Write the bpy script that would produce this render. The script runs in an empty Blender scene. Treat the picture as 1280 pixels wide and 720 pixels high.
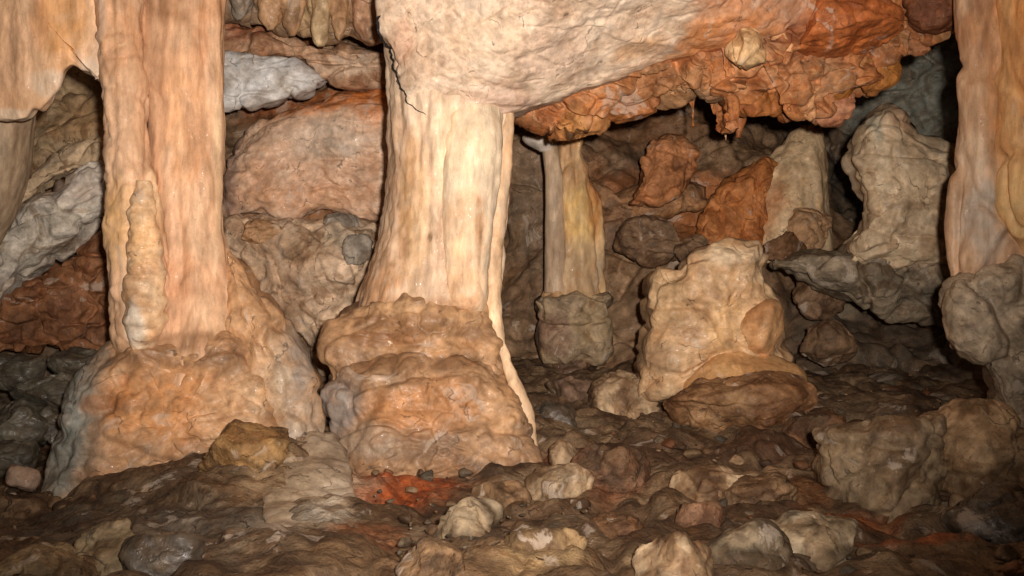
import bpy, math
import numpy as np
R = math.radians
S = bpy.context.scene
COL = S.collection

# ------------------------------------------------------------------ camera, world, light, exposure
CZ = 1.2                       # eye height
LENS = 35.0
F = 1280 * LENS / 36.0         # focal length in pixels of the 1280 wide photograph
cam = bpy.data.cameras.new('camera'); camo = bpy.data.objects.new('camera', cam)
COL.objects.link(camo); camo.location = (0, 0, CZ); camo.rotation_euler = (R(90), 0, 0)
cam.lens = LENS; cam.sensor_width = 36; cam.clip_start = 0.05; cam.clip_end = 200
S.camera = camo

world = bpy.data.worlds.new('World'); S.world = world; world.use_nodes = True
bg = world.node_tree.nodes['Background']
bg.inputs[0].default_value = (1.0, 0.80, 0.62, 1); bg.inputs[1].default_value = 0.12

def spot(name, loc, aim, power, size, blend, col, radius):
    l = bpy.data.lights.new(name, 'SPOT'); o = bpy.data.objects.new(name, l); COL.objects.link(o)
    l.energy = power; l.spot_size = R(size); l.spot_blend = blend; l.color = col; l.shadow_soft_size = radius
    o.location = loc
    from mathutils import Vector
    o.rotation_euler = (Vector(aim) - Vector(loc)).to_track_quat('-Z', 'Y').to_euler()
    return o
spot('photo_flash', (0.15, -0.10, CZ + 0.14), (-0.25, 5.0, 2.25), 1560, 78, 0.95, (1.0, 0.90, 0.81), 0.045)

vs = S.view_settings
vs.view_transform = 'Standard'; vs.look = 'None'; vs.exposure = 0.0; vs.gamma = 1.0; vs.use_curve_mapping = False
S.render.engine = 'CYCLES'; S.cycles.max_bounces = 5; S.cycles.use_denoising = True

# ------------------------------------------------------------------ numpy noise
_rng = np.random.RandomState(7)
PERM = np.concatenate([_rng.permutation(256)] * 3).astype(np.int32)
_g = _rng.normal(size=(256, 3)); GRAD = (_g / np.linalg.norm(_g, axis=1)[:, None]).astype(np.float32)

def perlin(P):
    P = P.astype(np.float32)
    I = np.floor(P).astype(np.int32); f = P - I; I &= 255
    u = f * f * f * (f * (f * 6 - 15) + 10)
    out = None
    def g(dx, dy, dz):
        h = PERM[PERM[PERM[(I[:, 0] + dx) & 255] + ((I[:, 1] + dy) & 255)] + ((I[:, 2] + dz) & 255)]
        G = GRAD[h]
        return G[:, 0] * (f[:, 0] - dx) + G[:, 1] * (f[:, 1] - dy) + G[:, 2] * (f[:, 2] - dz)
    def mx(a, b, t): return a + (b - a) * t
    x00 = mx(g(0,0,0), g(1,0,0), u[:,0]); x10 = mx(g(0,1,0), g(1,1,0), u[:,0])
    x01 = mx(g(0,0,1), g(1,0,1), u[:,0]); x11 = mx(g(0,1,1), g(1,1,1), u[:,0])
    return mx(mx(x00, x10, u[:,1]), mx(x01, x11, u[:,1]), u[:,2]) * 1.5

def fbm(P, octaves=4, gain=0.5, seed=0):
    P = P + np.array([seed * 17.31, seed * 5.77, seed * 11.13])
    s = 0; a = 1.0
    for k in range(octaves):
        s = s + a * perlin(P); P = P * 2.03 + 13.7; a *= gain
    return s

def cells(P, seed=0):
    P = P + np.array([seed * 7.7, seed * 3.1, seed * 9.3])
    I = np.floor(P).astype(np.int32); f = P - I
    f1 = np.full(len(P), 9.0); f2 = np.full(len(P), 9.0); idc = np.zeros(len(P), np.int32)
    for dx in (-1, 0, 1):
        for dy in (-1, 0, 1):
            for dz in (-1, 0, 1):
                h = PERM[PERM[PERM[(I[:,0]+dx)&255] + ((I[:,1]+dy)&255)] + ((I[:,2]+dz)&255)]
                J = GRAD[h] * 0.45 + 0.5
                d = np.sqrt((dx + J[:,0] - f[:,0])**2 + (dy + J[:,1] - f[:,1])**2 + (dz + J[:,2] - f[:,2])**2)
                m = d < f1
                f2 = np.where(m, f1, np.minimum(f2, d)); f1 = np.where(m, d, f1); idc = np.where(m, h, idc)
    return f1, f2, idc

def sst(a, b, x):
    t = np.clip((x - a) / (b - a), 0, 1); return t * t * (3 - 2 * t)

def disp(P, spec):
    d = np.zeros(len(P))
    for k, amp, sx, sy, sz, seed in spec:
        Q = P * np.array([sx, sy, sz])
        if k == 'f': d += amp * fbm(Q, 5, 0.43, seed)
        elif k == 's': d += amp * fbm(Q, 2, 0.4, seed)
        elif k == 'b': d += amp * 0.75 * (np.sqrt(fbm(Q * 0.8, 2, 0.3, seed) ** 2 + 0.012) * 2.2 - 0.6)
        elif k == 'r': d += amp * (0.6 - np.abs(fbm(Q, 4, 0.5, seed)) * 2.2)
        elif k == 'l':                                   # stacked flowstone tiers
            u = P[:, 2] * sz + 0.55 * fbm(P * np.array([sx, sy, 1.5]), 3, 0.5, seed)
            fr = u - np.floor(u); d += amp * (np.sqrt(np.clip(1 - (2 * fr - 1)**2, 0, 1)) - 0.6)
        elif k == 'c':                                   # cracked facets
            W = Q + 0.25 * np.stack([fbm(Q * 1.3, 2, .5, seed + q) for q in (1, 2, 3)], 1)
            f1, f2, idc = cells(W, seed)
            d += amp * (sst(0, 0.22, f2 - f1) - 1) * 0.7 + amp * 0.8 * ((idc % 17) / 17.0 - 0.5) * sst(0, 0.15, f2 - f1)
        elif k == 'w':
            f1, f2, idc = cells(Q, seed); d += amp * (0.65 - f1)
    return d

# ------------------------------------------------------------------ colour
def lin(c):
    c = np.asarray(c, float) / 255.0
    return np.where(c <= 0.04045, c / 12.92, ((c + 0.055) / 1.055) ** 2.4)

def at(px, py, Y):
    return np.array([(px - 640.0) / F * Y, Y, CZ - (py - 360.0) / F * Y])

def paint(P, pal, scale=(2.5, 2.5, 2.5), stains=(), Y=5.0, seed=0, contrast=1.0, flat=None, patch=1.0, patchy=1.0):
    """rock colour: a noisy blend of the palette, then mineral stains given as (px, py, rx, ry, rgb, strength)"""
    pal = [lin(c) for c in pal]; n = len(pal)
    t = np.clip(0.5 + contrast * 0.5 * fbm(P * np.array(scale), 5, 0.55, seed + 3), 0, 0.9999) * (n - 1)
    i = np.floor(t).astype(int); i = np.clip(i, 0, max(n - 2, 0)); w = (t - i)[:, None]
    A = np.array(pal); C = A[i] * (1 - w) + A[np.minimum(i + 1, n - 1)] * w
    sc = np.array(scale) / max(scale)
    for ps, st, q in ((4.0 * patch, 0.5, 1), (11.0 * patch, 0.30, 2)):
        Q = P * ps * np.maximum(sc, 0.45)
        Q = Q + 0.45 * np.stack([fbm(Q * 0.9 + 5 * k_, 3, 0.55, seed + k_) for k_ in range(3)], 1)
        f1, f2, idc = cells(Q, seed + q)
        u = ((idc * 37) % 101) / 100.0 * (n - 1); i = np.clip(np.floor(u).astype(int), 0, max(n - 2, 0)); w = (u - i)[:, None]
        D = A[i] * (1 - w) + A[np.minimum(i + 1, n - 1)] * w
        D = D * (0.86 + 0.28 * ((idc * 53) % 97) / 96.0)[:, None]
        m = (st * patchy * sst(0.0, 0.12, f2 - f1))[:, None]
        C = C * (1 - m) + D * m
    if len(stains):
        wob = fbm(P * 3.2, 4, 0.55, seed + 9); wob2 = fbm(P * 11.0, 3, 0.6, seed + 12)
        for s in stains:
            px, py, rx, ry, rgb, st = s[:6]
            if flat is None:
                Ys = Y(px, py) if callable(Y) else Y; c = at(px, py, Ys); k = Ys / F
                dx = (P[:, 0] - c[0]) / (rx * k); dz = (P[:, 2] - c[2]) / (ry * k)
            else:
                c = flat(px, py); dx = (P[:, 0] - c[0]) / rx; dz = (P[:, 1] - c[1]) / ry
            if len(s) > 6:
                a = R(s[6]); dx, dz = (dx * rx * math.cos(a) + dz * ry * math.sin(a)) / rx, (-dx * rx * math.sin(a) + dz * ry * math.cos(a)) / ry
            d = np.sqrt(dx * dx + dz * dz) + 0.38 * wob + 0.16 * wob2
            w = (sst(1.25, 0.6, d) * st * np.clip(0.85 + 0.5 * wob2, 0, 1))[:, None]
            C = C * (1 - w) + lin(rgb) * w
    C = C * (1 + 0.16 * fbm(P * 9.0, 4, 0.6, seed + 21))[:, None]
    return np.clip(C * ALB, 0.004, 0.86)
ALB = 0.9

# ------------------------------------------------------------------ materials
def rock_material(name, rough=0.62, wet=0.0, bump=0.5, fine=60.0, spec=0.35, speck=0.25, dirt=0.5, crust=0.3, lo=0.74, hi=1.18, zs=1.0, crack=0.8):
    m = bpy.data.materials.new(name); m.use_nodes = True
    nt = m.node_tree; N = nt.nodes; L = nt.links
    b = N['Principled BSDF']
    col = N.new('ShaderNodeVertexColor'); col.layer_name = 'Col'
    geo = N.new('ShaderNodeNewGeometry')
    n1 = N.new('ShaderNodeTexNoise'); n1.inputs['Scale'].default_value = fine * 0.45; n1.inputs['Detail'].default_value = 7; n1.inputs['Roughness'].default_value = 0.65
    n2 = N.new('ShaderNodeTexNoise'); n2.inputs['Scale'].default_value = fine * 0.16; n2.inputs['Detail'].default_value = 8; n2.inputs['Roughness'].default_value = 0.62; n2.inputs['Distortion'].default_value = 1.2
    n3 = N.new('ShaderNodeTexNoise'); n3.inputs['Scale'].default_value = fine * 1.4; n3.inputs['Detail'].default_value = 4
    vmap = N.new('ShaderNodeVectorMath'); vmap.operation = 'MULTIPLY'; vmap.inputs[1].default_value = (1, 1, zs); L.new(geo.outputs['Position'], vmap.inputs[0])
    for n in (n1, n2): L.new(vmap.outputs[0], n.inputs['Vector'])
    L.new(geo.outputs['Position'], n3.inputs['Vector'])
    r1 = N.new('ShaderNodeMapRange'); r1.inputs[1].default_value = 0.3; r1.inputs[2].default_value = 0.7; r1.inputs[3].default_value = 0.70; r1.inputs[4].default_value = 1.24
    L.new(n1.outputs['Fac'], r1.inputs[0])
    r2 = N.new('ShaderNodeMapRange'); r2.inputs[1].default_value = 0.36; r2.inputs[2].default_value = 0.64; r2.inputs[3].default_value = lo; r2.inputs[4].default_value = hi
    L.new(n2.outputs['Fac'], r2.inputs[0])
    r3 = N.new('ShaderNodeMapRange'); r3.inputs[1].default_value = 0.30; r3.inputs[2].default_value = 0.42; r3.inputs[3].default_value = 1 - speck; r3.inputs[4].default_value = 1.0
    L.new(n3.outputs['Fac'], r3.inputs[0])
    m1 = N.new('ShaderNodeMath'); m1.operation = 'MULTIPLY'; L.new(r1.outputs[0], m1.inputs[0]); L.new(r2.outputs[0], m1.inputs[1])
    m2 = N.new('ShaderNodeMath'); m2.operation = 'MULTIPLY'; L.new(m1.outputs[0], m2.inputs[0]); L.new(r3.outputs[0], m2.inputs[1])
    vm = N.new('ShaderNodeVectorMath'); vm.operation = 'SCALE'; L.new(col.outputs['Color'], vm.inputs[0]); L.new(m2.outputs[0], vm.inputs['Scale'])
    n4 = N.new('ShaderNodeTexNoise'); n4.inputs['Scale'].default_value = fine * 0.05; n4.inputs['Detail'].default_value = 9; n4.inputs['Roughness'].default_value = 0.66; n4.inputs['Distortion'].default_value = 1.6
    L.new(vmap.outputs[0], n4.inputs['Vector'])
    r4 = N.new('ShaderNodeMapRange'); r4.interpolation_type = 'SMOOTHSTEP'; r4.inputs[1].default_value = 0.53; r4.inputs[2].default_value = 0.58; r4.inputs[3].default_value = 0.0; r4.inputs[4].default_value = dirt
    L.new(n4.outputs['Fac'], r4.inputs[0])
    mx = N.new('ShaderNodeMix'); mx.data_type = 'RGBA'; mx.blend_type = 'MULTIPLY'
    L.new(r4.outputs[0], mx.inputs['Factor']); L.new(vm.outputs[0], mx.inputs['A']); mx.inputs['B'].default_value = (0.52, 0.40, 0.30, 1)
    r5 = N.new('ShaderNodeMapRange'); r5.interpolation_type = 'SMOOTHSTEP'; r5.inputs[1].default_value = 0.41; r5.inputs[2].default_value = 0.37; r5.inputs[3].default_value = 0.0; r5.inputs[4].default_value = crust
    L.new(n4.outputs['Fac'], r5.inputs[0])
    mx2 = N.new('ShaderNodeMix'); mx2.data_type = 'RGBA'
    L.new(r5.outputs[0], mx2.inputs['Factor']); L.new(mx.outputs['Result'], mx2.inputs['A']); mx2.inputs['B'].default_value = (0.55, 0.45, 0.36, 1)
    wn = N.new('ShaderNodeTexNoise'); wn.inputs['Scale'].default_value = 5.0; wn.inputs['Detail'].default_value = 5; L.new(geo.outputs['Position'], wn.inputs['Vector'])
    wv = N.new('ShaderNodeVectorMath'); wv.operation = 'MULTIPLY_ADD'; L.new(wn.outputs['Color'], wv.inputs[0]); wv.inputs[1].default_value = (0.32, 0.32, 0.32); L.new(vmap.outputs[0], wv.inputs[2])
    vo = N.new('ShaderNodeTexVoronoi'); vo.feature = 'DISTANCE_TO_EDGE'; vo.inputs['Scale'].default_value = 3.6; L.new(wv.outputs[0], vo.inputs['Vector'])
    ck = N.new('ShaderNodeMapRange'); ck.inputs[1].default_value = 0.0; ck.inputs[2].default_value = 0.022; ck.inputs[3].default_value = 1.0; ck.inputs[4].default_value = 0.0; L.new(vo.outputs['Distance'], ck.inputs[0])
    cs = N.new('ShaderNodeMapRange'); cs.inputs[1].default_value = 0.50; cs.inputs[2].default_value = 0.60; cs.inputs[3].default_value = 0.0; cs.inputs[4].default_value = crack; L.new(n2.outputs['Fac'], cs.inputs[0])
    cm = N.new('ShaderNodeMath'); cm.operation = 'MULTIPLY'; L.new(ck.outputs[0], cm.inputs[0]); L.new(cs.outputs[0], cm.inputs[1])
    mx3 = N.new('ShaderNodeMix'); mx3.data_type = 'RGBA'; L.new(cm.outputs[0], mx3.inputs['Factor']); L.new(mx2.outputs['Result'], mx3.inputs['A']); mx3.inputs['B'].default_value = (0.05, 0.035, 0.025, 1)
    L.new(mx3.outputs['Result'], b.inputs['Base Color'])
    rr = N.new('ShaderNodeMapRange'); rr.inputs[1].default_value = 0.42; rr.inputs[2].default_value = 0.62; rr.inputs[3].default_value = rough; rr.inputs[4].default_value = max(0.16, rough - wet)
    L.new(n1.outputs['Fac'], rr.inputs[0]); 
    gl = N.new('ShaderNodeMapRange'); gl.inputs[1].default_value = 0.60; gl.inputs[2].default_value = 0.66; gl.inputs[3].default_value = 1.0; gl.inputs[4].default_value = 0.22; L.new(n3.outputs['Fac'], gl.inputs[0])
    gm = N.new('ShaderNodeMath'); gm.operation = 'MULTIPLY'; L.new(rr.outputs[0], gm.inputs[0]); L.new(gl.outputs[0], gm.inputs[1]); L.new(gm.outputs[0], b.inputs['Roughness'])
    b.inputs['Specular IOR Level'].default_value = spec
    bm = N.new('ShaderNodeMath'); bm.operation = 'ADD'; L.new(n1.outputs['Fac'], bm.inputs[0]); L.new(n2.outputs['Fac'], bm.inputs[1])
    bp = N.new('ShaderNodeBump'); bp.inputs['Strength'].default_value = bump; bp.inputs['Distance'].default_value = 0.010
    
    bm2 = N.new('ShaderNodeMath'); bm2.operation = 'MULTIPLY_ADD'; L.new(n3.outputs['Fac'], bm2.inputs[0]); bm2.inputs[1].default_value = 0.55; L.new(bm.outputs[0], bm2.inputs[2])
    bm3 = N.new('ShaderNodeMath'); bm3.operation = 'MULTIPLY_ADD'; L.new(cm.outputs[0], bm3.inputs[0]); bm3.inputs[1].default_value = -0.8; L.new(bm2.outputs[0], bm3.inputs[2])
    L.new(bm3.outputs[0], bp.inputs['Height']); L.new(bp.outputs[0], b.inputs['Normal'])
    return m
M_FLOW = rock_material('flowstone', 0.62, 0.20, 0.35, 55, 0.35, 0.18, 0.34, 0.40, 0.84, 1.10)
M_SHAFT = rock_material('column_flowstone', 0.66, 0.16, 0.30, 60, 0.28, 0.15, 0.30, 0.38, 0.86, 1.09, 0.22, 0.0)
M_ROCK = rock_material('limestone', 0.75, 0.15, 0.6, 50, 0.3, 0.3, 0.65, 0.45)
M_WET = rock_material('wet_rock', 0.62, 0.40, 0.6, 45, 0.5, 0.3, 0.6, 0.4)
M_MUD = rock_material('cave_mud', 0.8, 0.25, 1.0, 60, 0.3, 0.45, 0.7, 0.40)

# ------------------------------------------------------------------ mesh helpers
def grid_normals(V, wrap):
    if wrap:
        E = np.concatenate([V[:, -1:], V, V[:, :1]], 1); du = E[:, 2:] - E[:, :-2]
    else: du = np.gradient(V, axis=1)
    dv = np.gradient(V, axis=0)
    n = np.cross(du, dv); l = np.linalg.norm(n, axis=2, keepdims=True); return n / np.maximum(l, 1e-9)

def grid_faces(nv, nu, wrap):
    j = np.arange(nu if wrap else nu - 1); i = np.arange(nv - 1)
    I, J = np.meshgrid(i, j, indexing='ij'); J2 = (J + 1) % nu
    return np.stack([I * nu + J, I * nu + J2, (I + 1) * nu + J2, (I + 1) * nu + J], 2).reshape(-1, 4)

LAST = {}
def make(name, V, Fq, C, mat, parent=None, origin=None):
    V = np.asarray(V, float).reshape(-1, 3)
    if parent is not None: o0 = np.array(parent['_o'])
    elif origin is not None: o0 = np.asarray(origin, float)
    else: o0 = np.array([(V[:,0].min()+V[:,0].max())/2, (V[:,1].min()+V[:,1].max())/2, V[:,2].min()])
    LAST[name] = V
    me = bpy.data.meshes.new(name)
    me.vertices.add(len(V)); me.vertices.foreach_set('co', (V - o0).astype(np.float32).ravel())
    me.loops.add(Fq.size); me.loops.foreach_set('vertex_index', Fq.astype(np.int32).ravel())
    me.polygons.add(len(Fq)); me.polygons.foreach_set('loop_start', np.arange(0, Fq.size, 4, dtype=np.int32))
    me.update(calc_edges=True)
    me.polygons.foreach_set('use_smooth', np.ones(len(Fq), bool))
    ca = me.color_attributes.new('Col', 'FLOAT_COLOR', 'POINT')
    ca.data.foreach_set('color', np.concatenate([C, np.ones((len(C), 1))], 1).astype(np.float32).ravel())
    me.materials.append(mat); me.validate()
    o = bpy.data.objects.new(name, me); COL.objects.link(o)
    if parent is not None: o.parent = parent
    else: o.location = o0
    return o

def tag(o, label=None, cat=None, group=None, kind=None):
    if label: o['label'] = label
    if cat: o['category'] = cat
    if group: o['group'] = group
    if kind: o['kind'] = kind
    return o

def thing(name, label, cat, base, group=None):
    o = bpy.data.objects.new(name, None); COL.objects.link(o); o.location = base; o.empty_display_size = 0.1
    o['_o'] = [float(v) for v in base]
    return tag(o, label, cat, group)

def smooth1(a, k):
    if k < 1: return a
    w = np.hanning(2 * k + 3)[1:-1]; w /= w.sum()
    return np.convolve(np.pad(a, k, mode='edge'), w, mode='valid')

def pull(V, spec, wrap):
    n = grid_normals(V, wrap); sh = V.shape
    c = V.reshape(-1, 3)
    # outward orientation: the normal must point away from the object's axis
    d = disp(c, spec).reshape(sh[:2])
    return n, d

def loft(name, rows, spec, pal, mat, parent=None, stains=(), scale=(2.5, 2.5, 1.0), seed=0, ds=0.011, sm=0.03, e=2.0, contrast=1.0, fade=0.0):
    rows = np.array([list(r) + [0.9] * (5 - len(r)) for r in rows], float)
    Ym = rows[:, 3].mean(); px = Ym / F
    H = (rows[-1, 0] - rows[0, 0]) * px; nv = max(12, int(H / ds))
    py = np.linspace(rows[0, 0], rows[-1, 0], nv)
    k = max(1, int(sm / ds))
    q = [smooth1(np.interp(py, rows[:, 0], rows[:, c]), k) for c in (1, 2, 3, 4)]
    xl, xr, Y, df = q
    xc = (xl + xr) / 2; hw = (xr - xl) / 2
    nu = int(np.clip(2 * math.pi * hw.max() * px / ds, 24, 900))
    th = np.linspace(0, 2 * math.pi, nu, endpoint=False)
    c, s = np.cos(th), np.sin(th)
    cx = np.sign(c) * np.abs(c) ** (2 / e); sy = np.sign(s) * np.abs(s) ** (2 / e)
    k_ = (Y / F)[:, None]
    X = (xc[:, None] - 640) * k_ + hw[:, None] * k_ * cx[None]
    YY = Y[:, None] - hw[:, None] * k_ * df[:, None] * sy[None]
    Z = np.repeat((CZ - (py - 360) / F * Y)[:, None], nu, 1)
    V = np.stack([X, YY, Z], 2)
    n = grid_normals(V, True)
    ax = V.mean(1, keepdims=True)
    if ((V - ax) * n).sum() < 0: n = -n
    d = disp(V.reshape(-1, 3), spec).reshape(V.shape[:2])
    if fade > 0: d = d * sst(0.0, fade, (py - py[0]) * px)[:, None]
    V = V + n * d[..., None]
    # close the two ends
    top = V[:1].mean(1, keepdims=True) * np.ones((1, nu, 1)); bot = V[-1:].mean(1, keepdims=True) * np.ones((1, nu, 1))
    V = np.concatenate([top, V, bot], 0)
    P = V.reshape(-1, 3)
    C = paint(P, pal, scale, stains, Ym, seed, contrast)
    return make(name, P, grid_faces(nv + 2, nu, True), C, mat, parent)

def dense(poly, n, corner):
    P = np.array([list(p) for p in poly], float)
    Q = np.concatenate([P, P[:1]], 0)
    seg = np.linalg.norm(np.diff(Q[:, :2], axis=0), axis=1); t = np.concatenate([[0], np.cumsum(seg)])
    u = np.linspace(0, t[-1], n, endpoint=False)
    out = np.stack([np.interp(u, t, Q[:, k]) for k in range(P.shape[1])], 1)
    k = max(1, int(corner * n / 200.0))
    w = np.hanning(2 * k + 3)[1:-1]; w /= w.sum()
    for c in range(out.shape[1]):
        a = np.concatenate([out[-k:, c], out[:, c], out[:k, c]]); out[:, c] = np.convolve(a, w, mode='valid')
    return out

def pillow(name, poly, Y, depth, spec, pal, mat, parent=None, stains=(), scale=(2.5, 2.5, 2.5), seed=0, ds=0.011,
           back=None, corner=2.0, centre=None, flat=0.55, contrast=1.0, cy=None, patch=1.0, patchy=1.0):
    """a solid rock body: the outline stands at depth Y (or its own third coordinate), the front bulges out by `depth`"""
    poly = [(p[0], p[1], p[2] if len(p) > 2 else Y) for p in poly]
    per = sum(math.dist(poly[i][:2], poly[i - 1][:2]) for i in range(len(poly))) * Y / F
    nu = int(np.clip(per / ds, 40, 1400))
    O = dense(poly, nu, corner)
    c = np.array(centre) if centre is not None else O[:, :2].mean(0)
    yc = cy if cy is not None else O[:, 2].mean()
    rad = np.linalg.norm(O[:, :2] - c, axis=1).max() * Y / F
    nf = int(np.clip(rad * 1.25 / ds, 14, 420)); nb = max(8, nf // 4)
    back = depth if back is None else back
    t = np.linspace(0.002, math.pi / 2, nf); r = np.sin(t) ** 0.9; dp = np.cos(t) ** flat * depth
    tb = np.linspace(math.pi / 2, math.pi - 0.002, nb + 1)[1:]; rb = np.sin(tb); db = -np.abs(np.cos(tb)) ** flat * back
    r = np.concatenate([r, rb]); dp = np.concatenate([dp, db])
    pxx = c[0] + (O[None, :, 0] - c[0]) * r[:, None]; pyy = c[1] + (O[None, :, 1] - c[1]) * r[:, None]
    YR = yc + (O[None, :, 2] - yc) * r[:, None]
    Yv = YR - dp[:, None]
    Yp = np.where(np.arange(len(r))[:, None] < nf, Yv, YR)
    V = np.stack([(pxx - 640) / F * Yp, Yv, CZ - (pyy - 360) / F * Yp], 2)
    n = grid_normals(V, True); ctr = V.mean((0, 1))
    if ((V - ctr) * n).sum() < 0: n = -n
    P = V.reshape(-1, 3)
    V = V + n * disp(P, spec).reshape(V.shape[:2])[..., None]
    P = V.reshape(-1, 3)
    C = paint(P, pal, scale, stains, yc, seed, contrast, None, patch, patchy)
    return make(name, P, grid_faces(len(r), nu, True), C, mat, parent)

def tps(pts, reg=1e-3):
    pts = np.array(pts, float); A = pts[:, :2]; v = pts[:, 2]; n = len(A)
    def U(r): return np.where(r > 1e-9, r * r * np.log(r + 1e-12), 0)
    K = U(np.linalg.norm(A[:, None] - A[None], axis=2)) + reg * np.eye(n)
    Pm = np.concatenate([np.ones((n, 1)), A], 1)
    M = np.block([[K, Pm], [Pm.T, np.zeros((3, 3))]])
    w = np.linalg.solve(M, np.concatenate([v, np.zeros(3)]))
    def f(a, b):
        Q = np.stack([np.ravel(a), np.ravel(b)], 1); out = np.zeros(len(Q))
        for i in range(0, len(Q), 60000):
            q = Q[i:i + 60000]
            out[i:i + 60000] = U(np.linalg.norm(q[:, None] - A[None], axis=2)) @ w[:n] + w[n] + q @ w[n + 1:]
        return out.reshape(np.shape(a))
    return f

_rs = np.random.RandomState(11)
def boulder(name, box, Y, pal, mat, label, cat='boulder', group=None, seed=0, spec=None, stains=(), depth=0.9, planes=13, ds=0.011, contrast=1.3, scale=(4, 4, 4), parent=None, sharp=26.0, push=0.3):
    xl, xr, yt, yb = box
    k = Y / F
    rx = (xr - xl) / 2 * k; rz = (yb - yt) / 2 * k; ry = depth * (rx + rz) / 2
    rs = np.random.RandomState(seed + 100)
    nu = int(np.clip(2 * math.pi * max(rx, rz) / ds, 28, 360)); nv = max(16, nu // 2)
    th = np.linspace(0, 2 * math.pi, nu, endpoint=False); ph = np.linspace(0.004, math.pi - 0.004, nv)
    Dn = np.stack([np.sin(ph)[:, None] * np.cos(th)[None], -np.sin(ph)[:, None] * np.sin(th)[None], np.cos(ph)[:, None] * np.ones_like(th)[None]], 2)
    pn = rs.normal(size=(planes, 3)); pn /= np.linalg.norm(pn, axis=1)[:, None]
    pd = rs.uniform(0.50, 0.95, planes)
    dt = np.maximum(Dn @ pn.T, 0.02) / pd
    dt = np.concatenate([dt, np.full(dt.shape[:2] + (1,), 1.0)], 2)
    r = 1.0 / (np.mean(dt ** sharp, 2) * 1.0) ** (1 / sharp) / (planes + 1) ** (0) 
    r /= np.percentile(r, 90)
    V = Dn * r[..., None]
    mn, mx = V.min((0, 1)), V.max((0, 1))
    V = (V - (mn + mx) / 2) / ((mx - mn) / 2) * np.array([rx, ry, rz])
    V = V + at((xl + xr) / 2, (yt + yb) / 2, Y + ry * push)
    n = grid_normals(V, True); ctr = V.mean((0, 1))
    if ((V - ctr) * n).sum() < 0: n = -n
    sz = (rx + rz) / 2
    spec = spec or [('f', 0.13 * sz, 0.9 / sz, 0.9 / sz, 1.1 / sz, seed), ('c', 0.10 * sz, 1.0 / sz, 1.0 / sz, 1.5 / sz, seed + 1), ('c', 0.02 * sz, 4 / sz, 4 / sz, 5 / sz, seed + 2)]
    fade = np.clip(np.sin(ph) * 4, 0, 1)[:, None]
    V = V + n * (disp(V.reshape(-1, 3), spec).reshape(V.shape[:2]) * fade)[..., None]
    P = V.reshape(-1, 3)
    C = paint(P, pal, scale, stains, Y, seed, contrast)
    o = make(name, P, grid_faces(nv, nu, True), C, mat, parent)
    if parent is None: tag(o, label, cat, group)
    return o

# palettes
CREAM = [(196,150,112), (222,180,142), (236,202,168), (226,188,152)]
TAN = [(150,112,78), (186,142,102), (212,170,128), (200,154,112)]
ORANGE = [(186,116,68), (214,146,92), (226,166,114), (204,140,92)]
GREY = [(110,98,86), (150,138,124), (178,166,150), (140,124,106)]
DGREY = [(58,52,46), (84,76,66), (112,100,86), (78,66,54)]
BROWN = [(70,48,32), (104,72,46), (140,100,66), (96,70,50)]
RUST = [(128,70,36), (170,98,50), (196,126,70), (146,96,62)]

# ------------------------------------------------------------------ setting: floor, walls, ceiling
def fp(px, py, Y): p = at(px, py, Y); return (p[0], p[1], p[2])
FL = [fp(*a) for a in [(-500,760,2.6),(100,740,2.7),(430,740,2.7),(640,740,2.7),(900,740,2.7),(1200,740,2.7),(1700,740,2.7),
 (-300,640,4.3),(60,640,4.3),(180,618,4.3),(290,575,4.35),(345,548,4.5),(230,660,3.6),(380,650,3.6),(120,680,3.4),
 (400,535,5.2),(410,600,4.4),(450,580,4.7),(560,588,4.75),(665,550,5.0),(720,535,5.3),(800,548,5.0),(700,490,6.2),(760,505,5.9),
 (900,545,5.2),(900,485,5.9),(1000,492,5.8),(1050,520,5.5),(1110,482,6.3),(1200,505,5.4),(1250,540,4.8),
 (600,650,3.8),(800,650,3.8),(1000,650,3.8),(1200,690,3.4),(1300,660,3.7),(1500,600,4.5),
 (700,450,7.2),(400,480,6.5),(100,560,6.2),(30,600,5.2),(-200,560,6.2)]] + [(-6,9.5,1.1),(0,9.5,0.9),(5,9.5,1.2),(-5,0,0.1),(0,0,0.1),(5,0,0.1),(0,-3,0.0)]
floor_f = tps(FL, 2e-2)
def floor_hit(px, py):
    Y = np.linspace(2.0, 9.0, 400); X = (px - 640) / F * Y; Z = CZ - (py - 360) / F * Y
    h = floor_f(X, Y); k = np.argmax(Z < h)
    return np.array([X[k], Y[k], h[k]])

def field(name, A, B, fn, place, spec, pal, mat, stains=(), Y=7.0, scale=(1.2,1.2,1.2), seed=0, contrast=1.0, flat=None, toward=(0,-1,0)):
    a, b = np.meshgrid(A, B); v = fn(a, b)
    V = place(a, b, v); n = grid_normals(V, False)
    if (n * np.array(toward)).sum() < 0: n = -n
    V = V + n * disp(V.reshape(-1, 3), spec).reshape(V.shape[:2])[..., None]
    P = V.reshape(-1, 3)
    C = paint(P, pal, scale, stains, Y, seed, contrast, flat)
    return make(name, P, grid_faces(len(B), len(A), False), C, mat)

def axis(lo, a, b, hi, fine, coarse):
    return np.concatenate([np.arange(lo, a, coarse), np.arange(a, b, fine), np.arange(b, hi, coarse)])

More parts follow.
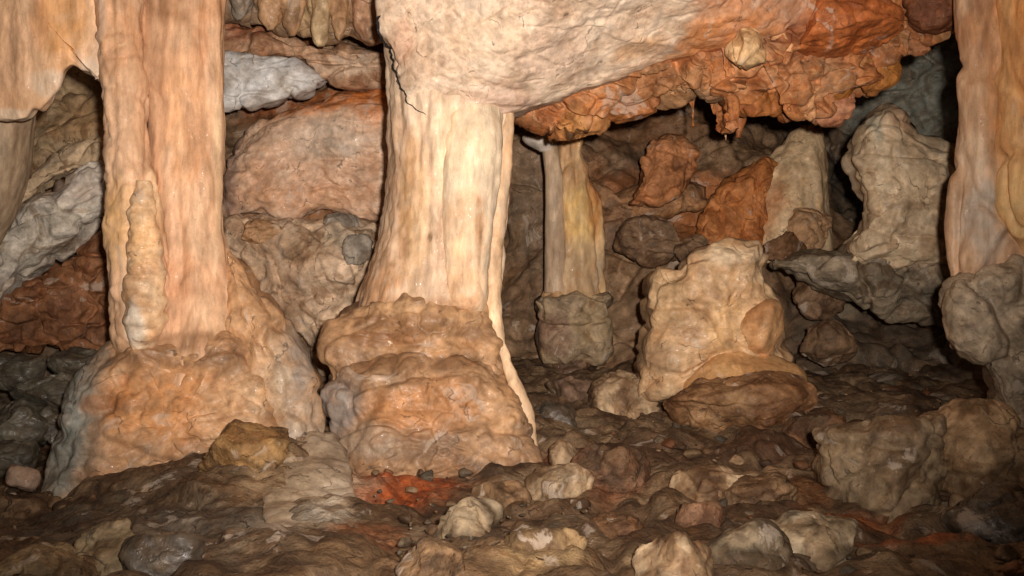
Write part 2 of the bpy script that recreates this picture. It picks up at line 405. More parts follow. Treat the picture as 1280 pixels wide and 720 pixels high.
field('cave_floor', axis(-7, -3.2, 3.4, 7, 0.012, 0.09), axis(-3, 2.4, 7.6, 10.5, 0.012, 0.09), floor_f,
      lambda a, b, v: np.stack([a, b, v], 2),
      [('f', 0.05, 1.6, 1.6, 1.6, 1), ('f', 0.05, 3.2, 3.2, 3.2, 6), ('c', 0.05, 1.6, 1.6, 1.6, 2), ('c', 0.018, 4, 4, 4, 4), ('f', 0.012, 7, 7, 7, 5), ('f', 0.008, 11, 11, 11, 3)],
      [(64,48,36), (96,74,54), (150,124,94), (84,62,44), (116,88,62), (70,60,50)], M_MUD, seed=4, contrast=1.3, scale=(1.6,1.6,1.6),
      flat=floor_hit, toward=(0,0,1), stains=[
        (495,600,0.30,0.40,(178,90,46),0.95), (470,660,0.16,0.25,(150,90,54),0.7), (560,570,0.35,0.14,(130,78,48),0.6),
        (385,630,0.20,0.75,(190,168,140),1.0), (410,640,0.09,0.2,(222,206,184),1.0), (350,580,0.14,0.3,(176,146,110),0.6),
        (1060,640,0.28,0.10,(160,92,50),0.8), (1150,675,0.25,0.08,(164,90,50),0.8), (980,600,0.2,0.25,(140,92,54),0.7),
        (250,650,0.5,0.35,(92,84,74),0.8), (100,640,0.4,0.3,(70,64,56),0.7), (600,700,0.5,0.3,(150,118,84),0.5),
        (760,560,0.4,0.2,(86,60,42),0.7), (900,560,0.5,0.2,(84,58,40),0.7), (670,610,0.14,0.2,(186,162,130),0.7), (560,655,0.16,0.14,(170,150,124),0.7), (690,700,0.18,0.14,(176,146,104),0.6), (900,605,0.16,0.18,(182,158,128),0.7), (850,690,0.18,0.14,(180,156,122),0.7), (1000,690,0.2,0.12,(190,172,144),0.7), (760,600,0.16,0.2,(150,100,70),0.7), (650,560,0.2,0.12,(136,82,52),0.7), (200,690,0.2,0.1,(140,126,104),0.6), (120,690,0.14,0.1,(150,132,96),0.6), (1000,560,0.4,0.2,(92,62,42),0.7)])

BW = [at(*a) for a in [(-500,0,8.5),(-500,400,7.5),(-100,0,8.2),(60,120,7.6),(60,250,7.2),(60,420,7.0),(60,560,6.6),(-200,560,6.6),
 (300,-100,8.0),(300,50,7.8),(300,110,7.9),(400,200,7.5),(300,220,7.4),(470,200,7.6),(400,290,7.1),(380,400,6.9),(420,500,6.6),
 (600,300,8.2),(680,150,8.2),(680,300,7.8),(680,430,7.4),(680,500,7.1),(780,180,8.3),(780,300,7.8),(780,430,7.2),(870,280,7.95),(950,220,8.2),(900,330,7.6),
 (1050,230,9.8),(1150,90,9.6),(1150,200,9.6),(1050,330,8.3),(1050,400,7.4),(1050,470,6.7),(1150,460,6.6),(1150,350,7.8),(1300,300,8),(1300,450,6.6),(1700,300,7),(1700,100,8),(900,0,9.6),(600,0,9),(900,-200,9.8),(300,-300,8.5)]]
wall_f = tps([(p[0], p[2], p[1]) for p in BW], 1e-2)
def wall_hit(px, py):
    Y = 8.0
    for _ in range(12): p = at(px, py, Y); Y = 0.5 * Y + 0.5 * float(wall_f(np.array([p[0]]), np.array([p[2]]))[0])
    return Y
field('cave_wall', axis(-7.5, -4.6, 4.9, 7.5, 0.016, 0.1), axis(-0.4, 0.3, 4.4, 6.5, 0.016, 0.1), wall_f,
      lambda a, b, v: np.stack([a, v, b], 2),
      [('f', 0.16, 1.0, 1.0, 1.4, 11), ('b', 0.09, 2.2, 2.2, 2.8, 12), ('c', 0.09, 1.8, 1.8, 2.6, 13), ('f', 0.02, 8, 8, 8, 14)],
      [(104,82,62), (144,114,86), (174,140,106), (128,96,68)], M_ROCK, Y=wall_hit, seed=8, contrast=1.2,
      stains=[(400,210,110,70,(206,170,138),0.9), (330,230,60,50,(190,150,112),0.7), (400,130,110,26,(196,116,62),0.9), (340,45,70,16,(170,98,58),0.8),
              (330,100,64,30,(226,222,214),0.95), (440,90,50,22,(206,178,150),0.8), (400,260,120,30,(188,130,86),0.8), (380,330,100,50,(190,154,120),0.7),
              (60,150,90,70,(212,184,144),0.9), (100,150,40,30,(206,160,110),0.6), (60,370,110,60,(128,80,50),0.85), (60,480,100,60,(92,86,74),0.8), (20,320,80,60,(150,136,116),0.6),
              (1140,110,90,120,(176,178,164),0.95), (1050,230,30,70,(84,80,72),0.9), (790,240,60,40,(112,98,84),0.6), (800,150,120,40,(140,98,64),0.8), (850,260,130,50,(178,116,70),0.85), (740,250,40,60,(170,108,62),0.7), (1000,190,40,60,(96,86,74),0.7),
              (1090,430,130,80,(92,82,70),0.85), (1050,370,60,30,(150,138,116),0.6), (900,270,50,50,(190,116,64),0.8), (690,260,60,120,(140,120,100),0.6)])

def ceil_f(a, b): return 4.1 + 0.04 * a - 0.02 * (b - 3)
field('cave_ceiling', axis(-7.5, -4, 4.5, 7.5, 0.06, 0.14), np.arange(-3, 10.6, 0.06), ceil_f,
      lambda a, b, v: np.stack([a, b, v], 2), [('f', 0.2, 0.9, 0.9, 0.9, 21), ('b', 0.1, 2, 2, 2, 22)],
      [(150,112,78), (190,150,110), (210,170,130)], M_ROCK, seed=12, toward=(0,0,-1))
for sx in (-1, 1):
    field('cave_wall', np.arange(-3, 9.5, 0.07), np.arange(-0.5, 4.6, 0.07), lambda a, b: 4.9 + 0.25 * np.sin(a * 1.3) + 0 * b,
          lambda a, b, v, sx=sx: np.stack([sx * v, a, b], 2), [('f', 0.2, 0.9, 0.9, 0.9, 25), ('b', 0.1, 2, 2, 2, 26)],
          [(100,80,60), (150,120,90), (170,136,100)], M_ROCK, seed=15, toward=(-sx, 0, 0))
for o in COL.objects:
    if o.name.startswith('cave_'): o['kind'] = 'structure'

# the great pale roof slab that runs into the middle column
slab = pillow('ceiling_slab', [(470,0,5.1),(474,45,5.12),(489,62,5.15),(496,95,5.15),(507,125,5.2),(530,146,5.24),(585,152,5.24),(643,142,5.28),(700,124,5.32),(790,96,5.35),(880,68,5.4),(984,42,5.4),
        (1030,0,5.4),(1090,-60,5.3),(1250,-300,4.6),(900,-420,3.8),(470,-420,3.7),(464,-150,4.5)],
       5.0, 0.07, [('f', 0.035, 1.6, 1.6, 1.6, 31), ('c', 0.022, 1.6, 1.6, 4.0, 32), ('f', 0.006, 12, 12, 12, 33), ('c', 0.006, 6, 6, 12, 34)],
       [(226,192,162), (238,210,182), (242,220,196), (232,200,168)], M_FLOW, seed=21, corner=1.0, centre=(740,-60), cy=4.55, back=0.5, flat=0.35,
       stains=[(900,30,130,34,(220,156,104),0.85,20), (1000,-20,100,60,(210,136,84),0.85,15), (800,70,60,16,(222,160,112),0.7,20), (960,0,110,30,(216,146,92),0.8,15), (880,40,90,16,(212,140,84),0.7,20), (820,20,60,14,(222,168,116),0.6,20), (620,110,60,40,(222,188,170),0.6),
               (700,40,60,30,(226,194,170),0.6), (960,32,60,16,(206,142,94),0.6,20), (490,20,16,30,(226,170,140),0.5), (600,20,60,30,(240,206,170),0.5)])
slab['kind'] = 'structure'; SLABV = LAST['ceiling_slab']
lower = pillow('ceiling_slab', [(640,150,5.6),(690,168,5.6),(720,164,5.6),(745,154,5.6),(770,138,5.6),(800,130,5.6),(830,118,5.6),(862,122,5.6),(870,108,5.6),(893,112,5.6),(903,160,5.6),(922,172,5.6),(930,140,5.6),(975,128,5.6),(992,156,5.6),(1040,148,5.6),
        (1062,116,5.6),(1088,110,5.6),(1112,104,5.6),(1124,66,5.6),(1195,36,5.6),(1330,-120,5.4),(1250,-350,5.2),(640,-300,5.2)],
       6.0, 0.12, [('f', 0.03, 1.6, 1.6, 1.6, 36), ('c', 0.10, 2.4, 2.4, 3.4, 38), ('c', 0.035, 6, 6, 8, 39)],
       [(150,90,50), (190,118,66), (214,156,108), (180,116,66), (200,122,66), (168,124,92), (218,166,118), (160,96,54)], M_ROCK, seed=25, corner=0.6, centre=(900,-20), cy=5.32, back=0.5, flat=0.5, patch=1.0, patchy=1.3,
       stains=[(930,45,60,20,(170,130,100),0.5), (850,95,60,20,(176,132,92),0.6), (720,150,20,30,(214,156,90),0.6), (1010,30,50,30,(140,66,34),0.6)])
lower['kind'] = 'structure'

# ------------------------------------------------------------------ left column
t = thing('stone_column', 'broad orange column of twin shafts on a flared base, left of the middle column', 'column', at(200, 600, 4.9))
FLUTE = [('s', 0.02, 3, 3, 0.6, 41), ('b', 0.030, 6, 6, 0.8, 42), ('c', 0.018, 3, 3, 0.5, 40), ('f', 0.006, 14, 14, 8, 43)]
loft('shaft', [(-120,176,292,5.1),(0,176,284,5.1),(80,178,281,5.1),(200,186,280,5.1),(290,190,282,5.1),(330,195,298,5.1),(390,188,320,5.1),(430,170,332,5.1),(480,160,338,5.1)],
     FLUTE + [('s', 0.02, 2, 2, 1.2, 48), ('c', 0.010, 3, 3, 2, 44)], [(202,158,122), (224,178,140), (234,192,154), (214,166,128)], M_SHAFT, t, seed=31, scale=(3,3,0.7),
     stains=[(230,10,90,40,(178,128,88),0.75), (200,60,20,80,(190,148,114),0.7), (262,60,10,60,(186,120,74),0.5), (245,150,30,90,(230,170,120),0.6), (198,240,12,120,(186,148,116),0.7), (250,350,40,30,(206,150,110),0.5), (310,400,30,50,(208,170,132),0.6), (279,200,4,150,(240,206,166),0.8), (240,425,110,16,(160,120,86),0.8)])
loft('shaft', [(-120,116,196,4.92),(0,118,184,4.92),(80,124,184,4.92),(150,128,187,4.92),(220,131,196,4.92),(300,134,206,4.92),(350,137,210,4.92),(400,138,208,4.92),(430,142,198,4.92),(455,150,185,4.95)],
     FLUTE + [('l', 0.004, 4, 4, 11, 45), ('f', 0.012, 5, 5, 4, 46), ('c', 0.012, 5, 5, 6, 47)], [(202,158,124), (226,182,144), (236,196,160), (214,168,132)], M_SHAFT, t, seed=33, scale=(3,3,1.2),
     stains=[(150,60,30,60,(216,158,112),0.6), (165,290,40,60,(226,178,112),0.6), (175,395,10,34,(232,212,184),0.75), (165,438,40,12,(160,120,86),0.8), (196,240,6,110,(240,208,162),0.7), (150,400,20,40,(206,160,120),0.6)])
loft('knobbly_strand', [(226,172,186,4.80),(250,167,192,4.80),(290,163,198,4.80),(330,158,203,4.80),(370,156,206,4.80),(400,157,204,4.80),(420,161,198,4.80),(436,170,190,4.82)],
     [('w', 0.030, 9, 9, 13, 51), ('l', 0.010, 3, 3, 12, 52), ('f', 0.008, 14, 14, 14, 53)], [(190,140,98), (224,178,132), (238,204,164), (206,156,112)], M_FLOW, t, seed=36, scale=(5,5,5), sm=0.02, ds=0.008,
     stains=[(175,400,14,30,(240,226,206),0.85), (180,300,16,40,(230,184,130),0.6)])
pillow('base', [(132,424,5.05),(160,414,5.0),(220,408,5.0),(290,408,5.0),(328,422,5.05),(346,470,5.0),(353,530,4.95),(350,590,4.9),(340,670,4.85),(40,670,4.85),(46,610,4.85),(62,566,4.9),(80,520,4.95),(102,470,5.0),(120,440,5.05)], 4.95, 0.24,
     [('s', 0.05, 2, 2, 2, 46), ('f', 0.03, 3, 3, 5, 47), ('l', 0.016, 1.5, 1.5, 5, 48), ('b', 0.03, 5, 5, 1.6, 246), ('c', 0.030, 1.8, 1.8, 3, 178), ('c', 0.012, 7, 7, 9, 182), ('f', 0.006, 10, 10, 10, 49)],
     [(130,100,74), (180,136,96), (212,168,126), (190,134,88), (160,132,104), (206,158,112), (142,114,88)], M_FLOW, t, seed=35, scale=(2.5,2.5,3), corner=1.2, flat=0.5, centre=(215,540),
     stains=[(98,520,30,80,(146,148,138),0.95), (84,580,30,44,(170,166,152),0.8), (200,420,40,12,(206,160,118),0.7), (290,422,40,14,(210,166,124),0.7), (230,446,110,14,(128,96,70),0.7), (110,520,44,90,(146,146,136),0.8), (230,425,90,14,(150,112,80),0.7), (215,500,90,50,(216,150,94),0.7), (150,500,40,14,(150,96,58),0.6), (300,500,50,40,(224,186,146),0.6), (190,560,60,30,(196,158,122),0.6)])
pillow('flowstone_skirt', [(282,312,5.1),(298,324,5.1),(318,350,5.1),(344,384,5.1),(370,420,5.1),(386,460,5.08),(394,500,5.05),(402,545,5.0),(406,600,4.95),(290,610,4.95),(280,480,5.05),(272,380,5.1)], 5.05, 0.20,
     [('s', 0.03, 3, 3, 3, 51), ('b', 0.03, 6, 6, 2, 50), ('f', 0.02, 5, 5, 3.0, 52), ('c', 0.03, 3, 3, 3, 183), ('f', 0.010, 10, 10, 8, 53)],
     [(150,114,82), (190,146,106), (212,170,128), (172,130,92), (170,148,124)], M_FLOW, t, seed=37, corner=1.2, flat=0.5,
     stains=[(376,440,22,60,(160,152,144),0.85), (385,540,30,60,(176,158,138),0.8), (350,470,26,60,(210,182,150),0.7), (300,350,24,50,(212,164,120),0.8), (320,430,26,50,(206,158,114),0.7)])

# flowstone curtain at the upper left with a scalloped lower rim
pillow('flowstone_curtain', [(-80,-150),(-90,60),(-60,150),(-10,150),(4,150),(20,152),(34,147),(42,135),(50,139),(60,128),(66,118),(72,110),(79,88),(90,84),(100,92),(112,94),(122,106),(132,90),(140,40),(150,-150)],
       4.95, 0.10, [('s', 0.03, 3, 3, 0.7, 55), ('b', 0.030, 6, 6, 0.9, 56), ('f', 0.008, 12, 12, 6, 57)],
       [(214,164,120), (230,184,142), (238,196,156), (220,170,126)], M_SHAFT, seed=39, corner=0.7, flat=0.4, scale=(3,3,0.9),
       stains=[(90,30,30,50,(218,156,92),0.7), (20,80,40,60,(230,184,146),0.5), (70,110,30,16,(240,214,186),0.8), (20,146,40,10,(240,216,188),0.8), (120,90,14,16,(238,214,188),0.8), (60,10,10,60,(190,132,90),0.5)])
tag(COL.objects[-1], 'orange flowstone curtain with scalloped white rim hanging left of the twin shafts', 'flowstone curtain')
loft('stone_column', [(100,-80,40,5.4),(150,-80,42,5.4),(200,-80,36,5.4),(240,-80,26,5.4),(275,-80,12,5.4),(310,-90,-10,5.4),(640,-140,-20,5.4)],
     [('s', 0.03, 3, 3, 0.7, 58), ('b', 0.02, 6, 6, 1.5, 59), ('f', 0.008, 12, 12, 6, 60)],
     [(164,140,112), (186,160,130), (200,172,142)], M_SHAFT, seed=41)
tag(COL.objects[-1], 'grey tan column cut by the left frame edge under the curtain', 'column')

# ledges seen through the left opening
pillow('rock_ledge', [(-90,330),(-60,300),(0,282),(30,250),(70,228),(105,205),(140,190),(160,195),(160,230),(136,262),(112,285),(60,325),(20,352),(0,380),(-60,420)],
       6.3, 0.25, [('f', 0.05, 2.5, 2.5, 2.5, 61), ('c', 0.05, 3, 3, 4, 62), ('f', 0.012, 10, 10, 10, 63)],
       [(196,184,168), (224,212,196), (238,228,212), (204,190,172)], M_ROCK, seed=43, flat=0.5, stains=[(60,300,60,30,(176,164,144),0.6,30), (100,235,40,20,(190,170,156),0.6)])
tag(COL.objects[-1], 'slanting grey rock ledge behind the left column, above the brown wall', 'rock ledge')
pillow('rock_ledge', [(-40,240),(30,225),(60,190),(90,176),(140,170),(170,176),(150,195),(125,198),(100,212),(70,222),(40,246),(20,262),(-30,280)],
       6.5, 0.15, [('f', 0.04, 3, 3, 3, 64), ('c', 0.03, 4, 4, 5, 65)],
       [(184,156,122), (216,188,152), (230,204,168)], M_ROCK, seed=44, flat=0.5)
tag(COL.objects[-1], 'tan rock ledge just above the slanting grey ledge behind the left column', 'rock ledge')
pillow('wall_bulge', [(-100,360),(0,372),(50,340),(110,300),(160,270),(170,440),(120,446),(60,442),(-100,450)],
       6.5, 0.2, [('f', 0.05, 2.5, 2.5, 2.5, 66), ('c', 0.06, 5, 5, 6, 67), ('b', 0.02, 8, 8, 8, 68)],
       [(110,70,46), (146,96,62), (164,112,74), (104,74,56)], M_ROCK, seed=45, flat=0.4)
tag(COL.objects[-1], 'rough reddish brown rock face below the slanting grey ledge', 'rock face')
k = 0
for (box, Y, lab) in [((-30,60,440,490),6.0,'dark grey block under the brown rock face at the left edge'), ((20,110,462,520),5.9,'flat dark slab stacked above the pale streaked block at left'),
                      ((-20,62,500,560),5.7,'dark block with pale streak beside the grey foot of the left column'), ((60,135,436,480),6.2,'dark grey stone wedged behind the left column foot'),
                      ((-30,50,548,600),5.5,'low black stone at the left edge above the small pink stone'), ((50,100,505,560),5.8,'small dark stone in the gap left of the column foot')]:
    boulder('dark_rock', box, Y, [(64,60,52), (92,86,74), (124,116,100), (84,74,60)], M_WET, lab, 'rock', seed=50 + k, depth=1.0); k += 1
boulder('stone', (6,48,580,616), 4.6, [(150,124,104), (186,158,136)], M_ROCK, 'small round pinkish stone at the left end of the left column foot', 'rock', seed=58)

# back wall features between the two columns
pillow('rock_ledge', [(255,56),(300,60),(345,66),(384,80),(412,100),(392,116),(350,128),(300,137),(255,144)],
       7.0, 0.2, [('f', 0.04, 2.5, 2.5, 3, 71), ('c', 0.03, 3, 3, 6, 72), ('b', 0.02, 5, 5, 8, 73)], [(210,204,196), (236,234,230), (244,243,242), (206,192,174), (226,220,212)], M_FLOW, seed=61, flat=0.6)
tag(COL.objects[-1], 'white calcite ledge on the back wall, right of the twin shafts', 'rock ledge')
pillow('rock_ledge', [(255,26),(300,30),(360,44),(420,58),(500,66),(520,100),(470,108),(440,112),(400,104),(380,82),(340,70),(255,62)],
       7.1, 0.2, [('f', 0.05, 2.5, 2.5, 3, 74), ('c', 0.04, 3, 3, 6, 75), ('b', 0.02, 5, 5, 8, 76)], [(146,98,68), (186,140,106), (220,184,150), (176,122,84)], M_ROCK, seed=62, flat=0.6,
       stains=[(440,88,50,14,(224,196,168),0.8), (310,46,60,12,(160,88,52),0.8)])
tag(COL.objects[-1], 'brown layered ledge with pale crust under the ceiling stalactites', 'rock ledge')
pillow('wall_bulge', [(276,196),(300,170),(322,148),(356,138),(404,121),(440,108),(474,104),(520,96),(520,272),(452,284),(404,266),(352,284),(312,276),(270,284)],
       7.2, 0.35, [('f', 0.08, 1.8, 1.8, 2.5, 77), ('c', 0.025, 2, 2, 4.5, 78), ('f', 0.010, 9, 9, 9, 79)], [(220,172,138), (240,198,164), (246,212,182), (228,180,142), (206,164,140)], M_FLOW, seed=63, flat=0.5, corner=0.8,
       stains=[(420,126,110,20,(220,134,68),0.95,10), (470,136,24,26,(216,128,62),0.85), (380,252,110,18,(214,158,114),0.6), (420,185,50,26,(206,188,168),0.7), (296,220,16,60,(150,122,108),0.8)])
tag(COL.objects[-1], 'smooth tan rock bulge with an orange top band between left and middle columns', 'rock face')
k = 0
pillow('wall_bulge', [(284,276),(330,272),(400,276),(470,272),(500,300),(470,340),(450,360),(440,420),(420,470),(404,470),(380,420),(352,395),(322,370),(300,340),(284,310)],
       6.7, 0.25, [('f', 0.06, 2.5, 2.5, 2.5, 81), ('b', 0.05, 3.5, 3.5, 2.5, 82), ('c', 0.03, 4, 4, 4, 83), ('f', 0.01, 10, 10, 10, 84)],
       [(178,146,116), (216,182,150), (236,206,174), (196,160,126)], M_ROCK, seed=65, flat=0.6,
       stains=[(380,310,60,20,(140,108,76),0.7), (330,345,30,24,(204,164,126),0.6), (410,365,30,40,(212,182,152),0.7), (370,380,16,40,(156,116,82),0.6), (440,290,30,20,(150,142,124),0.6)])
tag(COL.objects[-1], 'lumpy tan flowstone wedge narrowing down between the two big columns', 'flowstone')
for (box, Y, c, lab) in [((428,468,290,332),6.45,GREY,'grey stone perched beside the dark edge of the middle column'), ((300,356,276,304),6.5,TAN,'crusty pale stone above the flowstone wedge, near the left column'),
                      ((404,452,266,296),6.6,GREY,'small greenish grey stone above the perched grey stone')]:
    boulder('stone', box, Y, c, M_ROCK, lab, 'rock', seed=70 + k); k += 1

mass = pillow('ceiling_slab', [(240,-140),(240,16),(286,22),(312,16),(334,26),(356,38),(380,44),(398,42),(420,46),(446,42),(480,46),(520,48),(520,-140)], 6.7, 0.22,
       [('s', 0.06, 2.5, 2.5, 2, 87), ('w', 0.10, 5, 5, 3, 88), ('c', 0.04, 4, 4, 3, 89), ('f', 0.01, 12, 12, 10, 90)],
       [(140,110,82), (176,142,106), (206,170,128), (156,122,92), (190,156,120)], M_FLOW, seed=79, corner=0.7, cy=6.6, flat=0.4, centre=(380,-60),
       stains=[(400,14,60,20,(206,178,128),0.7), (300,10,30,20,(150,130,112),0.7), (380,4,20,8,(232,214,190),0.8), (450,20,20,30,(190,140,104),0.6)])
mass['kind'] = 'structure'
# stalactites under the roof between the columns
k = 0
SLAB_S = [('s', 0.04, 5, 5, 3, 85), ('b', 0.03, 9, 9, 5, 86), ('f', 0.01, 16, 16, 12, 87)]
for (x, w, yb, c, lab) in [(300,34,26,GREY,'short grey stalactite right beside the twin shafts'), (338,30,38,TAN,'blunt tan stalactite second from the twin shafts'), (366,28,46,TAN,'small tan stalactite in the middle of the ceiling fringe'),
                      (402,24,57,[(190,156,110),(220,186,140),(230,200,156)],'longest yellowish stalactite with a pointed tip'), (424,22,52,TAN,'narrow tan stalactite right of the longest one'), (456,30,50,[(180,130,96),(204,156,120)],'brownish stalactite nearest the black crack')]:
    loft('stalactite', [(-140,x-w*.9,x+w*.9,6.4),(-60,x-w*.8,x+w*.8,6.4),(-10,x-w*.62,x+w*.62,6.4),(yb-18,x-w*.5,x+w*.52,6.4),(yb-6,x-w*.3,x+w*.36,6.4),(yb,x-w*.12,x+w*.15,6.4)], SLAB_S, list(c) + [(140,110,82)], M_FLOW, seed=80 + k, sm=0.02)
    tag(COL.objects[-1], lab, 'stalactite', 'stalactites between the columns'); k += 1

# ------------------------------------------------------------------ middle column
t = thing('stone_column', 'thick cream column flaring into a tiered brown base in the middle', 'column', at(545, 575, 5.3))
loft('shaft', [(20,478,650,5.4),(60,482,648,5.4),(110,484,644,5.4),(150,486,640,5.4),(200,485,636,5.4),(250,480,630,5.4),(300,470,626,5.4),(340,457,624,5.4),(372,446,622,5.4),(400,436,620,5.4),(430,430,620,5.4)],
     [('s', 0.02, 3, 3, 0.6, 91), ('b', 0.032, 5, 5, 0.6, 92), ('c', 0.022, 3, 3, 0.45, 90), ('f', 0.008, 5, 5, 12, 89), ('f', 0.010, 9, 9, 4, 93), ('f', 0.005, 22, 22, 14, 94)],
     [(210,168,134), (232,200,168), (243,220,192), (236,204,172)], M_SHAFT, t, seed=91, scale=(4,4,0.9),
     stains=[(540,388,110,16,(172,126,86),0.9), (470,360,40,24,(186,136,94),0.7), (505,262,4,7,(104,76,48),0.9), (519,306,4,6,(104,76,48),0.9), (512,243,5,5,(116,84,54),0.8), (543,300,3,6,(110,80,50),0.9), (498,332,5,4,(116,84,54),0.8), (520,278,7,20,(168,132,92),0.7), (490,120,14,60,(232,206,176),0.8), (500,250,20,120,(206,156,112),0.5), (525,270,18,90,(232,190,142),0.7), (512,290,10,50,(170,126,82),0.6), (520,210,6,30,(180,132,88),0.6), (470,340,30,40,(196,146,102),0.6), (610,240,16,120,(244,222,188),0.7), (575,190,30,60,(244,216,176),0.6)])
MIDV = LAST['shaft']
loft('drapery', [(70,540,632,5.42),(110,542,630,5.34),(150,546,629,5.25),(180,549,627,5.2),(220,551,622,5.17),(280,553,614,5.15),(340,554,610,5.14),(372,556,610,5.13),(384,564,606,5.14),(394,580,600,5.16),(398,588,596,5.18)],
     [('s', 0.015, 4, 4, 0.8, 95), ('b', 0.012, 9, 9, 1.5, 96), ('f', 0.007, 16, 16, 10, 97)],
     [(230,194,156), (242,214,180), (247,226,196), (236,200,162)], M_SHAFT, t, seed=93, scale=(4,4,1.2), sm=0.015,
     stains=[(585,290,24,60,(228,176,128),0.6), (585,360,30,40,(230,174,124),0.7), (600,300,4,50,(180,128,84),0.7), (580,190,30,50,(246,222,184),0.7)])
loft('rib', [(140,628,642,5.29,0.9),(180,620,641,5.29,0.9),(220,614,637,5.27,0.9),(260,608,631,5.26,0.9),(300,604,629,5.24,0.9),(350,603,627,5.22,0.9),(395,606,628,5.19,0.9),(420,613,632,5.15,0.9),(450,624,641,5.12,0.9),(480,634,652,5.08,0.9),(505,644,662,5.05,0.9),(530,652,670,5.03,0.9),(570,656,676,5.02,0.9)],
     [('s', 0.014, 5, 5, 3, 98), ('b', 0.012, 12, 12, 5, 99), ('f', 0.005, 20, 20, 16, 100)], [(216,172,130), (238,206,168), (228,188,148), (196,152,112)], M_SHAFT, t, seed=95, sm=0.02, ds=0.009)
pillow('base', [(452,364,5.3),(438,380,5.3),(424,393,5.3),(408,408,5.3),(402,428,5.28),(405,452,5.25),(412,478,5.22),(430,510,5.2),(636,510,5.2),(637,470,5.25),(631,440,5.28),(625,410,5.3),(620,388,5.3),(608,366,5.3)], 5.25, 0.27,
     [('s', 0.04, 3, 3, 3, 101), ('f', 0.03, 3.5, 3.5, 5, 102), ('l', 0.014, 2, 2, 6, 103), ('b', 0.03, 5, 5, 1.6, 247), ('c', 0.028, 2.2, 2.2, 3.4, 179), ('c', 0.012, 7, 7, 9, 180), ('f', 0.006, 10, 10, 10, 104)],
     [(108,80,56), (152,118,84), (192,152,114), (130,96,66), (168,128,92), (126,104,82)], M_FLOW, t, seed=97, scale=(3,3,3), corner=1.2, flat=0.5, centre=(525,440),
     stains=[(500,384,50,12,(214,172,128),0.7), (590,392,30,14,(220,176,130),0.7), (540,400,100,14,(150,108,72),0.5), (430,410,24,26,(206,162,120),0.6), (560,430,60,14,(214,164,118),0.6), (480,420,50,10,(140,90,52),0.5)])
pillow('base', [(408,486,5.2),(428,460,5.2),(456,447,5.2),(492,437,5.2),(532,434,5.2),(576,440,5.2),(612,452,5.2),(634,468,5.2),(650,488,5.2),(664,514,5.15),(672,550,5.08),(676,610,5.0),(416,610,5.0),(412,550,5.1),(404,514,5.18)], 5.12, 0.33,
     [('s', 0.04, 3, 3, 3, 105), ('f', 0.03, 3.5, 3.5, 4, 106), ('l', 0.016, 2, 2, 5, 107), ('b', 0.03, 5, 5, 1.6, 248), ('c', 0.030, 2.2, 2.2, 3.4, 177), ('c', 0.012, 7, 7, 9, 181), ('f', 0.006, 10, 10, 10, 108)],
     [(116,88,62), (158,122,88), (194,154,116), (136,104,78), (174,130,92), (136,118,100)], M_FLOW, t, seed=99, scale=(3,3,3), corner=1.2, flat=0.5, centre=(540,535),
     stains=[(425,500,30,44,(160,152,146),0.9), (520,450,80,12,(130,94,62),0.7), (540,500,60,40,(206,144,92),0.7), (520,545,80,18,(150,120,94),0.7), (470,540,40,20,(170,150,128),0.6), (630,500,20,40,(212,164,118),0.6)])

# shade of the jagged crack between slab and column, as a near-black surface tube
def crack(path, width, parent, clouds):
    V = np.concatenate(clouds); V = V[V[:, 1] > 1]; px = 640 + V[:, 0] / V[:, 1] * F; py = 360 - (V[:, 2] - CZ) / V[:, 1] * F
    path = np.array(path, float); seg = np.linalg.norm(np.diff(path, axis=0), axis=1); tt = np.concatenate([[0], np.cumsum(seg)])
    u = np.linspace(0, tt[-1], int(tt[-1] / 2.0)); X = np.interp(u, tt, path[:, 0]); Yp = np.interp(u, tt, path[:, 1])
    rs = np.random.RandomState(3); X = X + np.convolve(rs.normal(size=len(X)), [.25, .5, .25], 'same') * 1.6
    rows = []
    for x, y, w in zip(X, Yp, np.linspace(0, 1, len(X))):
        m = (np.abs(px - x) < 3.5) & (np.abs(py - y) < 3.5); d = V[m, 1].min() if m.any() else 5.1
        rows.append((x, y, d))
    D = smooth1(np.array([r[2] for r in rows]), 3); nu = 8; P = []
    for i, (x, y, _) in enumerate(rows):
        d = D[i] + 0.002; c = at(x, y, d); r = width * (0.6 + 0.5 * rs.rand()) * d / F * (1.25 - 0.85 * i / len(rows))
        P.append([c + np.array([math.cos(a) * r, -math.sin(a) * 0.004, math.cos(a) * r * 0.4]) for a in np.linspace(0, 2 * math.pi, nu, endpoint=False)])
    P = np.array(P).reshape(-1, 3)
    make('crack', P, grid_faces(len(rows), nu, True), np.full((len(P), 3), 0.012), M_MUD, parent)  # near-black colour stands in for the shade inside the gap
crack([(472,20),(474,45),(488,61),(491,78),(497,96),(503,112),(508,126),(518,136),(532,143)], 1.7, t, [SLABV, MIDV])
# ------------------------------------------------------------------ slim column behind on a square plinth
t = thing('stone_column', 'slim yellow and grey column on a squarish plinth behind the middle column', 'column', at(717, 440, 7.2))
loft('shaft', [(100,700,745,7.2),(140,699,738,7.2),(175,697,730,7.2),(210,694,738,7.2),(250,692,750,7.2),(290,690,757,7.2),(330,686,757,7.2),(360,684,757,7.2),(372,680,760,7.2)],
     [('s', 0.02, 4, 4, 0.8, 111), ('b', 0.03, 7, 7, 1.2, 112), ('c', 0.03, 4, 4, 2, 116), ('f', 0.016, 12, 12, 8, 113)],
     [(196,148,102), (226,182,128), (236,200,150), (204,156,110), (180,132,90)], M_SHAFT, t, seed=111, scale=(4,4,1.5), ds=0.013,
     stains=[(720,140,22,40,(226,160,84),0.8), (726,270,24,40,(240,198,122),0.7), (742,250,10,50,(206,128,68),0.7), (720,335,50,34,(196,166,128),0.8)])
